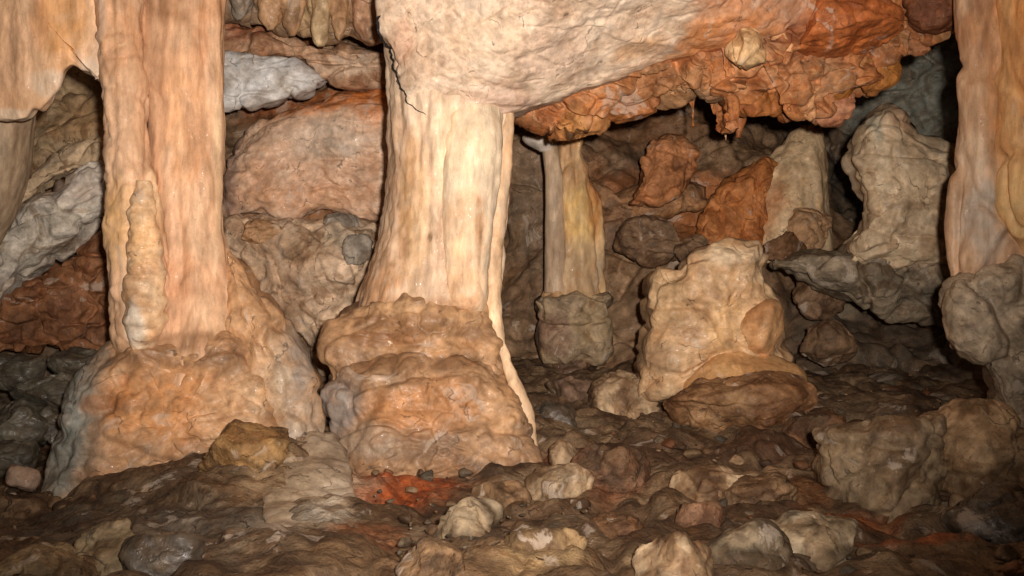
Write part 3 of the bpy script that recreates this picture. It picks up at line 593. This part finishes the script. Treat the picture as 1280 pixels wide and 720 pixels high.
loft('side_slab', [(168,668,694,7.1),(180,676,696,7.1),(220,680,704,7.1),(300,680,708,7.1),(366,680,710,7.1)],
     [('s', 0.012, 4, 4, 1.5, 114), ('b', 0.012, 8, 8, 2, 115)], [(176,150,124), (206,178,148), (190,162,132)], M_SHAFT, t, seed=113, sm=0.02, ds=0.013)
loft('side_slab', [(170,654,662,7.1),(174,652,692,7.1),(180,656,694,7.1),(190,676,694,7.1)], [('b', 0.008, 8, 8, 8, 116)], [(206,190,176), (226,212,198)], M_SHAFT, t, seed=114, sm=0.01, ds=0.01)
pillow('plinth', [(666,374),(676,368),(700,366),(730,367),(760,364),(767,370),(765,400),(768,440),(756,456),(730,450),(706,462),(676,456),(668,430),(671,400)], 7.15, 0.26,
     [('s', 0.03, 4, 4, 4, 117), ('c', 0.05, 3, 3, 4, 118), ('f', 0.02, 7, 7, 7, 119)],
     [(130,110,88), (164,142,114), (186,160,126), (140,116,92)], M_ROCK, t, seed=115, corner=0.5, flat=0.4, stains=[(690,420,24,30,(140,104,84),0.7), (735,400,26,30,(176,150,112),0.7)])

# ------------------------------------------------------------------ right column
t = thing('stone_column', 'orange and grey column cut by the right frame edge', 'column', at(1280, 520, 4.9))
loft('shaft', [(-120,1196,1330,5.0,.55),(0,1197,1326,5.0,.55),(60,1198,1322,5.0,.55),(120,1197,1318,5.0,.55),(180,1194,1312,5.0,.55),(240,1189,1304,5.0,.55),(300,1185,1296,5.0,.55),(345,1184,1290,5.0,.55),(380,1186,1290,5.0,.55)],
     [('s', 0.03, 3, 3, 1.5, 121), ('b', 0.03, 6, 6, 1.4, 122), ('c', 0.035, 3, 3, 1.6, 124), ('f', 0.010, 10, 10, 6, 123)],
     [(172,130,96), (200,160,124), (212,176,142), (182,140,108)], M_SHAFT, t, seed=121, scale=(3,3,1.2),
     stains=[(1222,270,26,70,(190,176,160),0.85), (1236,110,20,110,(204,142,88),0.8), (1212,40,16,60,(170,116,76),0.8), (1240,220,12,60,(216,168,112),0.7), (1220,100,24,90,(186,140,100),0.6), (1210,200,16,40,(210,186,158),0.6)])
loft('shaft', [(-120,1236,1420,4.9),(0,1240,1400,4.9),(100,1244,1390,4.9),(200,1246,1390,4.9),(260,1246,1390,4.9),(285,1256,1390,4.9),(300,1276,1390,4.9),(330,1290,1390,4.9)],
     [('s', 0.03, 3, 3, 1.5, 124), ('b', 0.03, 7, 7, 1.4, 125), ('c', 0.035, 3, 3, 1.6, 126), ('f', 0.010, 10, 10, 6, 127)],
     [(190,130,80), (222,162,104), (232,186,130), (204,146,92), (168,120,80)], M_SHAFT, t, seed=123, scale=(3,3,1.2),
     stains=[(1270,60,14,90,(232,150,70),0.7), (1262,250,20,50,(232,196,136),0.7)])
pillow('flowstone_foot', [(1183,395),(1186,366),(1196,350),(1216,340),(1246,328),(1290,314),(1430,300),(1430,620),(1262,620),(1256,560),(1248,520),(1238,482),(1226,454),(1204,442),(1188,424)], 4.9, 0.20,
     [('s', 0.03, 3, 3, 2, 128), ('b', 0.03, 7, 7, 1.6, 129), ('c', 0.06, 3, 3, 2.2, 131), ('c', 0.015, 8, 8, 8, 132), ('f', 0.012, 10, 10, 8, 130)],
     [(124,108,90), (168,148,124), (200,178,150), (150,130,106), (110,96,80)], M_ROCK, t, seed=125, corner=0.6, flat=0.45, scale=(4,4,3))

# ------------------------------------------------------------------ stalagmites at right
t = thing('stalagmite', 'blocky tan stalagmite with a round lump on its right side', 'stalagmite', at(900, 472, 5.9))
pillow('body', [(794,500),(797,462),(800,440),(808,412),(806,372),(810,346),(822,333),(848,333),(855,322),(870,312),(888,303),(906,299),(950,302),(957,316),(961,345),(966,380),(976,412),(986,446),(992,500)],
     5.9, 0.36, [('s', 0.04, 3, 3, 3, 131), ('c', 0.045, 2.2, 2.2, 3, 133), ('l', 0.014, 1.5, 1.5, 7, 134), ('f', 0.02, 6, 6, 6, 132), ('f', 0.008, 13, 13, 13, 135)],
     [(160,124,88), (206,166,124), (232,198,156), (196,152,108), (218,180,136)], M_FLOW, t, seed=131, scale=(4,4,4), corner=0.5, flat=0.38,
     stains=[(900,322,44,14,(236,212,178),0.8), (830,370,24,40,(180,148,108),0.7), (850,395,30,30,(160,122,84),0.6), (895,410,26,40,(228,184,130),0.7), (820,440,30,20,(190,160,126),0.6), (930,345,26,10,(236,206,168),0.6)])
boulder('lump', (916,982,374,446), 5.6, [(176,128,84), (208,158,110), (226,180,132)], M_FLOW, '', seed=133, parent=t, planes=5, sharp=4,
        spec=[('f', 0.012, 6, 6, 6, 3), ('b', 0.012, 9, 9, 5, 4)], stains=[(940,388,36,18,(150,98,56),0.7), (955,420,24,26,(222,170,118),0.6)])
loft('apron', [(440,880,950,5.75),(452,868,990,5.7),(462,860,1000,5.65),(472,850,1006,5.62),(500,846,1010,5.6)],
     [('s', 0.02, 4, 4, 4, 135), ('b', 0.02, 6, 6, 6, 136)], [(186,138,92), (216,166,112), (226,180,126)], M_FLOW, t, seed=135, sm=0.015)
boulder('boulder', (822,1024,462,556), 5.25, [(96,66,44), (128,90,58), (150,108,72), (110,76,50)], M_ROCK, 'wide muddy brown boulder below the blocky tan stalagmite', seed=137, depth=0.6,
        stains=[(900,505,50,24,(176,138,98),0.7), (880,530,40,14,(190,150,108),0.6)])

t = thing('stalagmite', 'pale tiered stalagmite with a pointed top, left of the right column', 'stalagmite', at(1130, 318, 6.6))
pillow('body', [(1060,334),(1062,308),(1078,292),(1086,268),(1080,240),(1075,216),(1066,196),(1074,182),(1078,164),(1086,150),(1096,140),(1106,132),(1114,134),(1124,143),(1134,158),(1150,168),(1166,178),(1182,184),(1204,187),(1212,250),(1212,334)],
     6.6, 0.30, [('s', 0.03, 3, 3, 3, 141), ('l', 0.030, 0.9, 0.9, 4.4, 142), ('b', 0.045, 5.5, 5.5, 1.6, 143), ('c', 0.025, 3, 3, 4, 145), ('f', 0.008, 12, 12, 12, 146)],
     [(186,154,120), (228,198,160), (244,220,184), (208,176,138), (170,142,112)], M_FLOW, t, seed=141, scale=(4,4,2), corner=0.45, flat=0.4, centre=(1130,240),
     stains=[(1112,150,20,16,(206,164,130),0.7), (1080,168,8,24,(180,174,154),0.7), (1150,190,20,40,(150,124,98),0.5), (1170,240,30,6,(150,120,92),0.6), (1120,262,40,6,(150,120,92),0.6)])
boulder('foot', (1064,1122,286,324), 6.4, [(196,164,128), (224,192,154), (208,174,138)], M_FLOW, '', seed=142, parent=t, planes=8)
pillow('rock_ledge', [(960,330),(1010,312),(1060,312),(1120,318),(1210,316),(1230,360),(1190,400),(1100,400),(1060,370),(1000,350)],
       6.7, 0.3, [('f', 0.06, 2.5, 2.5, 2.5, 151), ('c', 0.06, 3, 3, 4, 152), ('f', 0.012, 10, 10, 10, 153)], [(110,98,82), (146,130,108), (170,150,124), (124,104,82)], M_ROCK, seed=145, flat=0.6,
       stains=[(1160,332,50,14,(190,160,128),0.7), (1150,370,60,20,(100,94,84),0.7)])
tag(COL.objects[-1], 'grey rock ledge carrying the pale tiered stalagmite', 'rock ledge')

loft('stalagmite', [(158,1004,1014,8.0),(168,992,1024,8.0),(190,966,1030,8.0),(215,938,1032,8.0),(250,925,1032,8.0),(285,915,1034,8.0),(330,905,1036,8.0)],
     [('s', 0.03, 3, 3, 1, 154), ('b', 0.04, 6, 6, 1.2, 155), ('f', 0.012, 10, 10, 6, 156)], [(206,166,120), (236,200,154), (246,216,174), (218,178,132)], M_FLOW, seed=147, scale=(3,3,1.5), ds=0.014,
     stains=[(940,260,30,40,(196,124,70),0.7)])
tag(COL.objects[-1], 'fluted cream stalagmite in the back under the orange rock fringe', 'stalagmite')
pillow('stalagmite', [(868,330),(868,296),(872,266),(886,244),(908,226),(934,208),(958,196),(972,206),(964,250),(956,330)], 7.85, 0.22,
       [('s', 0.04, 3, 3, 2, 157), ('f', 0.04, 5, 5, 2, 158), ('c', 0.03, 5, 5, 4, 159), ('f', 0.01, 14, 14, 14, 160)], [(150,86,42), (196,120,62), (216,144,86), (170,104,56)], M_ROCK, seed=148, corner=0.8)
tag(COL.objects[-1], 'low orange stalagmite joined to the fluted cream one', 'stalagmite')
k = 0
for (box, Y, c, lab) in [((980,1042,258,318),7.6,TAN,'lumpy tan rock below the fluted cream stalagmite'), ((950,1010,290,330),7.4,BROWN,'brown stone left of the lumpy tan rock in the back'),
        ((1066,1130,288,340),6.5,GREY,'grey stone under the left foot of the tiered stalagmite')]:
    boulder('rock', box, Y, c, M_ROCK, lab, 'rock', seed=150 + k); k += 1
pillow('rock', [(786,256),(798,228),(800,196),(815,172),(838,163),(858,171),(876,190),(873,216),(856,246),(820,260)], 7.6, 0.22,
       [('c', 0.035, 3, 3, 3.5, 161), ('f', 0.03, 3, 3, 3, 162), ('c', 0.01, 9, 9, 9, 163)], [(140,88,54), (190,126,78), (206,140,92), (124,82,54)], M_ROCK, seed=153, corner=0.8)
tag(COL.objects[-1], 'angular orange brown block alone in the dark recess', 'rock')
pillow('rock', [(722,214),(742,222),(760,246),(786,236),(812,222),(850,226),(884,232),(886,256),(850,270),(812,286),(786,316),(752,330),(728,310)], 7.9, 0.25,
       [('c', 0.035, 3, 3, 3.5, 164), ('f', 0.03, 3, 3, 3, 165), ('c', 0.01, 9, 9, 9, 166)], [(116,82,56), (164,116,76), (186,136,92), (136,104,78), (112,90,70)], M_ROCK, seed=154, corner=0.8)
tag(COL.objects[-1], 'sloping orange rock beside the slim column, left of the angular block', 'rock')

for (box, Y, lab) in [((766,850,268,336),7.3,'dark brown rock in the recess behind the blocky stalagmite'), ((842,892,292,330),7.1,'small dark grey rock right of the dark recess rock'),
        ((990,1060,330,400),7.0,'grey rock on the dark slope right of the blocky stalagmite'),
        ((1000,1070,400,460),6.4,'dark brown rock on the slope beside the stalagmite apron')]:
    boulder('rock', box, Y, [(92,70,52), (124,96,72), (150,118,88), (104,80,60)], M_ROCK, lab, 'rock', seed=300 + k, spec=None); k += 1
pillow('flowstone_mound', [(326,592,4.40),(345,556,4.80),(380,536,5.00),(416,540,5.00),(436,574,4.65),(444,620,4.15),(442,668,3.65),(425,712,3.25),(385,716,3.20),(345,690,3.45),(326,640,3.90)], 4.15, 0.12,
       [('f', 0.035, 3, 3, 3, 171), ('c', 0.02, 2, 2, 2, 172), ('f', 0.006, 14, 14, 14, 173)], [(136,116,96), (180,158,132), (206,186,160), (156,134,110)], M_FLOW, seed=320, scale=(3,3,3),
       stains=[(405,645,34,36,(232,218,198),1.0), (380,600,40,60,(196,176,150),0.8), (360,630,24,50,(186,164,136),0.7), (400,580,30,24,(150,132,112),0.7), (410,690,50,24,(92,72,52),0.9)])
tag(COL.objects[-1], 'smooth pale grey flowstone mound spilling out between the two big columns', 'flowstone')

# hanging rocks along the torn edge of the roof
k = 0
HANG = [((694,756,124,172),6.3,[(180,120,70),(216,154,96),(200,138,84),(160,112,74)],'golden orange rock knob hanging above the slim column'),
 ((746,816,108,150),6.3,RUST,'rust coloured rock under the roof edge, right of the golden knob'),
 ((800,866,92,132),6.3,[(150,112,80),(186,142,100),(170,118,76)],'tan hanging rock above the dark recess'),
 ((856,914,70,124),6.2,[(150,120,94),(186,150,116),(160,116,80)],'greyish tan hanging rock left of the pale block'),
 ((914,952,40,84),5.8,[(206,166,118),(230,192,144),(190,146,100)],'pale cream block sticking out of the roof edge'),
 ((912,976,80,146),6.3,[(176,106,52),(206,132,66),(190,116,60),(160,104,64)],'bright orange block below the pale cream block'),
 ((936,990,36,84),6.1,[(206,152,104),(222,170,120)],'smooth peach rock right of the pale cream block'),
 ((960,1010,76,150),6.5,RUST,'reddish rock face between the two orange blocks'),
 ((996,1062,70,136),6.3,[(166,104,40),(196,128,56),(176,112,56)],'ochre rounded block in the middle of the hanging rocks'),
 ((1004,1060,116,156),6.3,[(190,124,90),(214,160,122)],'pinkish rock lowest of the hanging rocks'),
 ((1012,1118,2,66),6.0,[(160,86,42),(192,110,56),(180,104,56),(150,92,56)],'big smooth red orange boulder in the ceiling'),
 ((982,1030,30,72),6.1,[(110,60,38),(136,78,50)],'dark red brown rock left of the big red boulder'),
 ((1050,1090,52,96),6.2,[(206,148,92),(226,172,116)],'light peach rock right of the ochre block'),
 ((1066,1118,48,118),6.3,[(172,108,48),(198,130,62),(160,104,60)],'amber block at the right end of the hanging rocks'),
 ((1110,1160,8,66),6.2,[(150,88,50),(186,124,82),(206,150,110)],'crusty rock with pale ridges above the grey wall'),
 ((1140,1206,-20,40),6.0,[(110,66,40),(150,92,58)],'brown rock in the ceiling corner beside the right column')]
for (box, Y, c, lab) in HANG:
    Y = Y - 0.52; g = 0.12; w_, h_ = box[1] - box[0], box[3] - box[2]; box = (box[0] - g * w_, box[1] + g * w_, box[2] - g * h_, box[3] + 0.04 * h_)
    boulder('hanging_rock', box, Y, c, M_ROCK, lab, 'hanging rock', 'hanging rocks along the roof edge', seed=170 + k, planes=8, push=-0.42, sharp=60.0, spec=[('f', 0.02, 5, 5, 5, k), ('c', 0.018, 5, 5, 7, k + 1), ('f', 0.006, 16, 16, 16, k + 2)]); k += 1
for (x, w, yb, lab) in [(907,14,176,'thin pale drip curtain left of the bright orange block'), (922,12,172,'thin brown drip right beside the pale drip curtain'), (866,10,158,'short dark drip over the orange brown block')]:
    loft('stalactite', [(70,x-w,x+w,6.0),(110,x-w*.8,x+w*.8,6.0),(yb-20,x-w*.5,x+w*.5,6.0),(yb,x-w*.2,x+w*.2,6.0)], SLAB_S, [(190,140,96),(222,176,130)] if w == 14 else RUST, M_FLOW, seed=190 + k, sm=0.02)
    tag(COL.objects[-1], lab, 'stalactite'); k += 1

# ------------------------------------------------------------------ boulders on the floor
k = 0
PALE = [(96,70,48), (150,122,92), (190,160,124), (206,180,146), (150,116,84), (104,76,52)]
MIDR = [(84,62,42), (110,84,60), (146,114,82), (162,128,94), (104,78,54)]
for (box, Y, c, m, lab) in [
 ((742,814,460,540),5.1,PALE,M_ROCK,'upright pale block left of the muddy boulder'),
 ((656,716,500,548),5.4,DGREY,M_WET,'dark stone in the gap right of the middle column foot'),
 ((690,752,468,512),5.8,[(110,86,70),(140,110,90)],M_ROCK,'brown stone below the slim column plinth'),
 ((680,730,430,468),6.4,[(120,92,74),(156,120,96)],M_ROCK,'reddish wedge stone leaning on the plinth front'),
 ((720,800,556,620),4.3,[(104,72,50),(140,98,72),(156,116,88),(92,66,46)],M_MUD,'reddish muddy boulder below the upright pale block'),
 ((664,740,580,640),4.0,PALE,M_ROCK,'pale yellow angular stone right of the orange soil'),
 ((690,724,550,586),4.5,PALE,M_ROCK,'small pale wedge between orange soil and reddish boulder'),
 ((846,950,580,640),4.0,PALE,M_ROCK,'large pale rounded stone right of the reddish boulder'),
 ((846,904,624,676),3.7,[(140,98,72),(172,128,96)],M_MUD,'pinkish brown stone below the large pale rounded stone'),
 ((900,990,590,650),4.2,MIDR,M_MUD,'brown stone tucked behind the large pale rounded stone'),
 ((1036,1176,512,680),4.3,[(120,100,78),(156,134,106),(176,150,116),(130,104,78)],M_ROCK,'big smooth grey brown boulder at the lower right'),
 ((1130,1280,500,676),4.2,[(140,112,80),(176,144,108),(200,168,130),(130,98,66)],M_ROCK,'crusty pitted tan boulder joined to the smooth lower right one'),
 ((1200,1320,610,700),3.6,DGREY,M_WET,'dark wet stone in the lower right corner'),
 ((960,1066,640,720),3.3,[(84,72,56),(170,148,116),(226,204,172),(80,68,52),(196,172,138)],M_ROCK,'white flecked rock in front of the orange soil streak'),
 ((880,980,650,730),3.2,[(64,54,42),(120,104,84),(176,154,124),(84,72,56)],M_ROCK,'dark grey rock left of the white flecked rock'),
 ((800,886,660,740),3.2,PALE,M_ROCK,'ridged pale rock at the bottom edge right of centre'),
 ((640,724,652,720),3.3,[(120,94,64),(160,130,92),(186,154,112),(104,80,54)],M_ROCK,'yellowish broken rock at the bottom edge in the centre'),
 ((540,620,620,690),3.6,[(92,78,60),(140,122,98),(172,150,120),(84,66,48)],M_ROCK,'grey angular rock right of the orange soil'),
 ((590,660,600,650),3.9,MIDR,M_ROCK,'brown angular rock behind the grey angular one'),
 ((500,580,670,740),3.2,MIDR,M_MUD,'brown rock at the bottom edge below the orange soil'),
 ((100,170,650,730),3.2,[(100,86,64),(144,124,94),(160,138,106),(80,66,48)],M_ROCK,'pale olive rock at the bottom left'),
 ((-10,110,680,760),3.1,[(100,84,60),(136,112,80),(150,124,90)],M_MUD,'low brown rock in the bottom left corner'),
 ((160,250,660,730),3.2,DGREY,M_WET,'dark glistening rock right of the pale olive rock'),
 ((248,352,524,600),4.6,[(140,104,64),(166,126,78),(176,138,90)],M_MUD,'smooth ochre mud lump at the right end of the left column foot'),
 ((980,1050,512,560),4.9,BROWN,M_MUD,'low brown stone between the muddy boulder and the lower right boulders'),
 ((740,800,640,690),3.5,BROWN,M_MUD,'dark brown stone between the yellowish rock and the ridged pale rock'),
 ]:
    h_ = box[3] - box[2]; Y = floor_hit((box[0] + box[1]) / 2, min(box[2] + 0.60 * h_, 712))[1]
    w_ = box[1] - box[0]; box = (box[0] - 0.12 * w_, box[1] + 0.12 * w_, box[2], box[3] + 0.2 * h_); c = list(c) + [(84,64,46), (112,88,62)]
    boulder('boulder', box, Y, c, m, lab, seed=210 + k, depth=1.0, planes=11, push=0.2); k += 1

# ------------------------------------------------------------------ loose rubble over the floor: nobody could count it
def rubble():
    rs = np.random.RandomState(5); nu, nv = 20, 11
    th = np.linspace(0, 2 * math.pi, nu, endpoint=False); ph = np.linspace(0.01, math.pi - 0.01, nv)
    Dn = np.stack([np.sin(ph)[:, None] * np.cos(th)[None], np.sin(ph)[:, None] * np.sin(th)[None], np.cos(ph)[:, None] * np.ones_like(th)[None]], 2).reshape(-1, 3)
    Fq = grid_faces(nv, nu, True); VV, FF, CC = [], [], []
    pal = [lin(c) for c in [(120,96,70), (96,72,50), (150,122,92), (86,76,62), (116,78,52), (84,62,44), (134,104,74), (104,88,70)]]
    X = rs.uniform(-2.6, 2.8, 6000); Y = rs.uniform(2.3, 6.8, 6000)
    keep = fbm(np.stack([X * 0.9, Y * 0.9, 0 * X], 1), 2, 0.5, 3) + 0.25 * (X > -0.4) - 0.25 * (X < -0.8) > 0.05
    X, Y = X[keep][:1000], Y[keep][:1000]; Zf = floor_f(X, Y)
    for i in range(len(X)):
        pn = rs.normal(size=(9, 3)); pn /= np.linalg.norm(pn, axis=1)[:, None]; pd = rs.uniform(0.45, 0.95, 9)
        r = 1 / np.max(np.concatenate([np.maximum(Dn @ pn.T, 0.02) / pd, np.ones((len(Dn), 1))], 1), axis=1)
        sz = 0.006 + 0.045 * rs.rand() ** 4
        V = Dn * r[:, None] * np.array([rs.uniform(.8, 1.5), rs.uniform(.8, 1.4), rs.uniform(.5, .95)]) * sz
        a = rs.uniform(0, 6.28); V = np.stack([V[:, 0] * math.cos(a) - V[:, 1] * math.sin(a), V[:, 0] * math.sin(a) + V[:, 1] * math.cos(a), V[:, 2]], 1)
        VV.append(V + np.array([X[i], Y[i], Zf[i] - sz * 0.3])); FF.append(Fq + i * len(Dn))
        CC.append(np.repeat((pal[rs.randint(len(pal))] * rs.uniform(.7, 1.1))[None], len(Dn), 0))
    P = np.concatenate(VV); C = np.concatenate(CC) * (1 + 0.35 * fbm(P * 14, 3, 0.6, 4))[:, None]
    o = make('rubble', P, np.concatenate(FF), np.clip(C, 0.01, 0.8), M_ROCK); o['kind'] = 'stuff'
    o['label'] = 'loose stone rubble scattered over the cave floor'; o['category'] = 'rubble'
rubble()
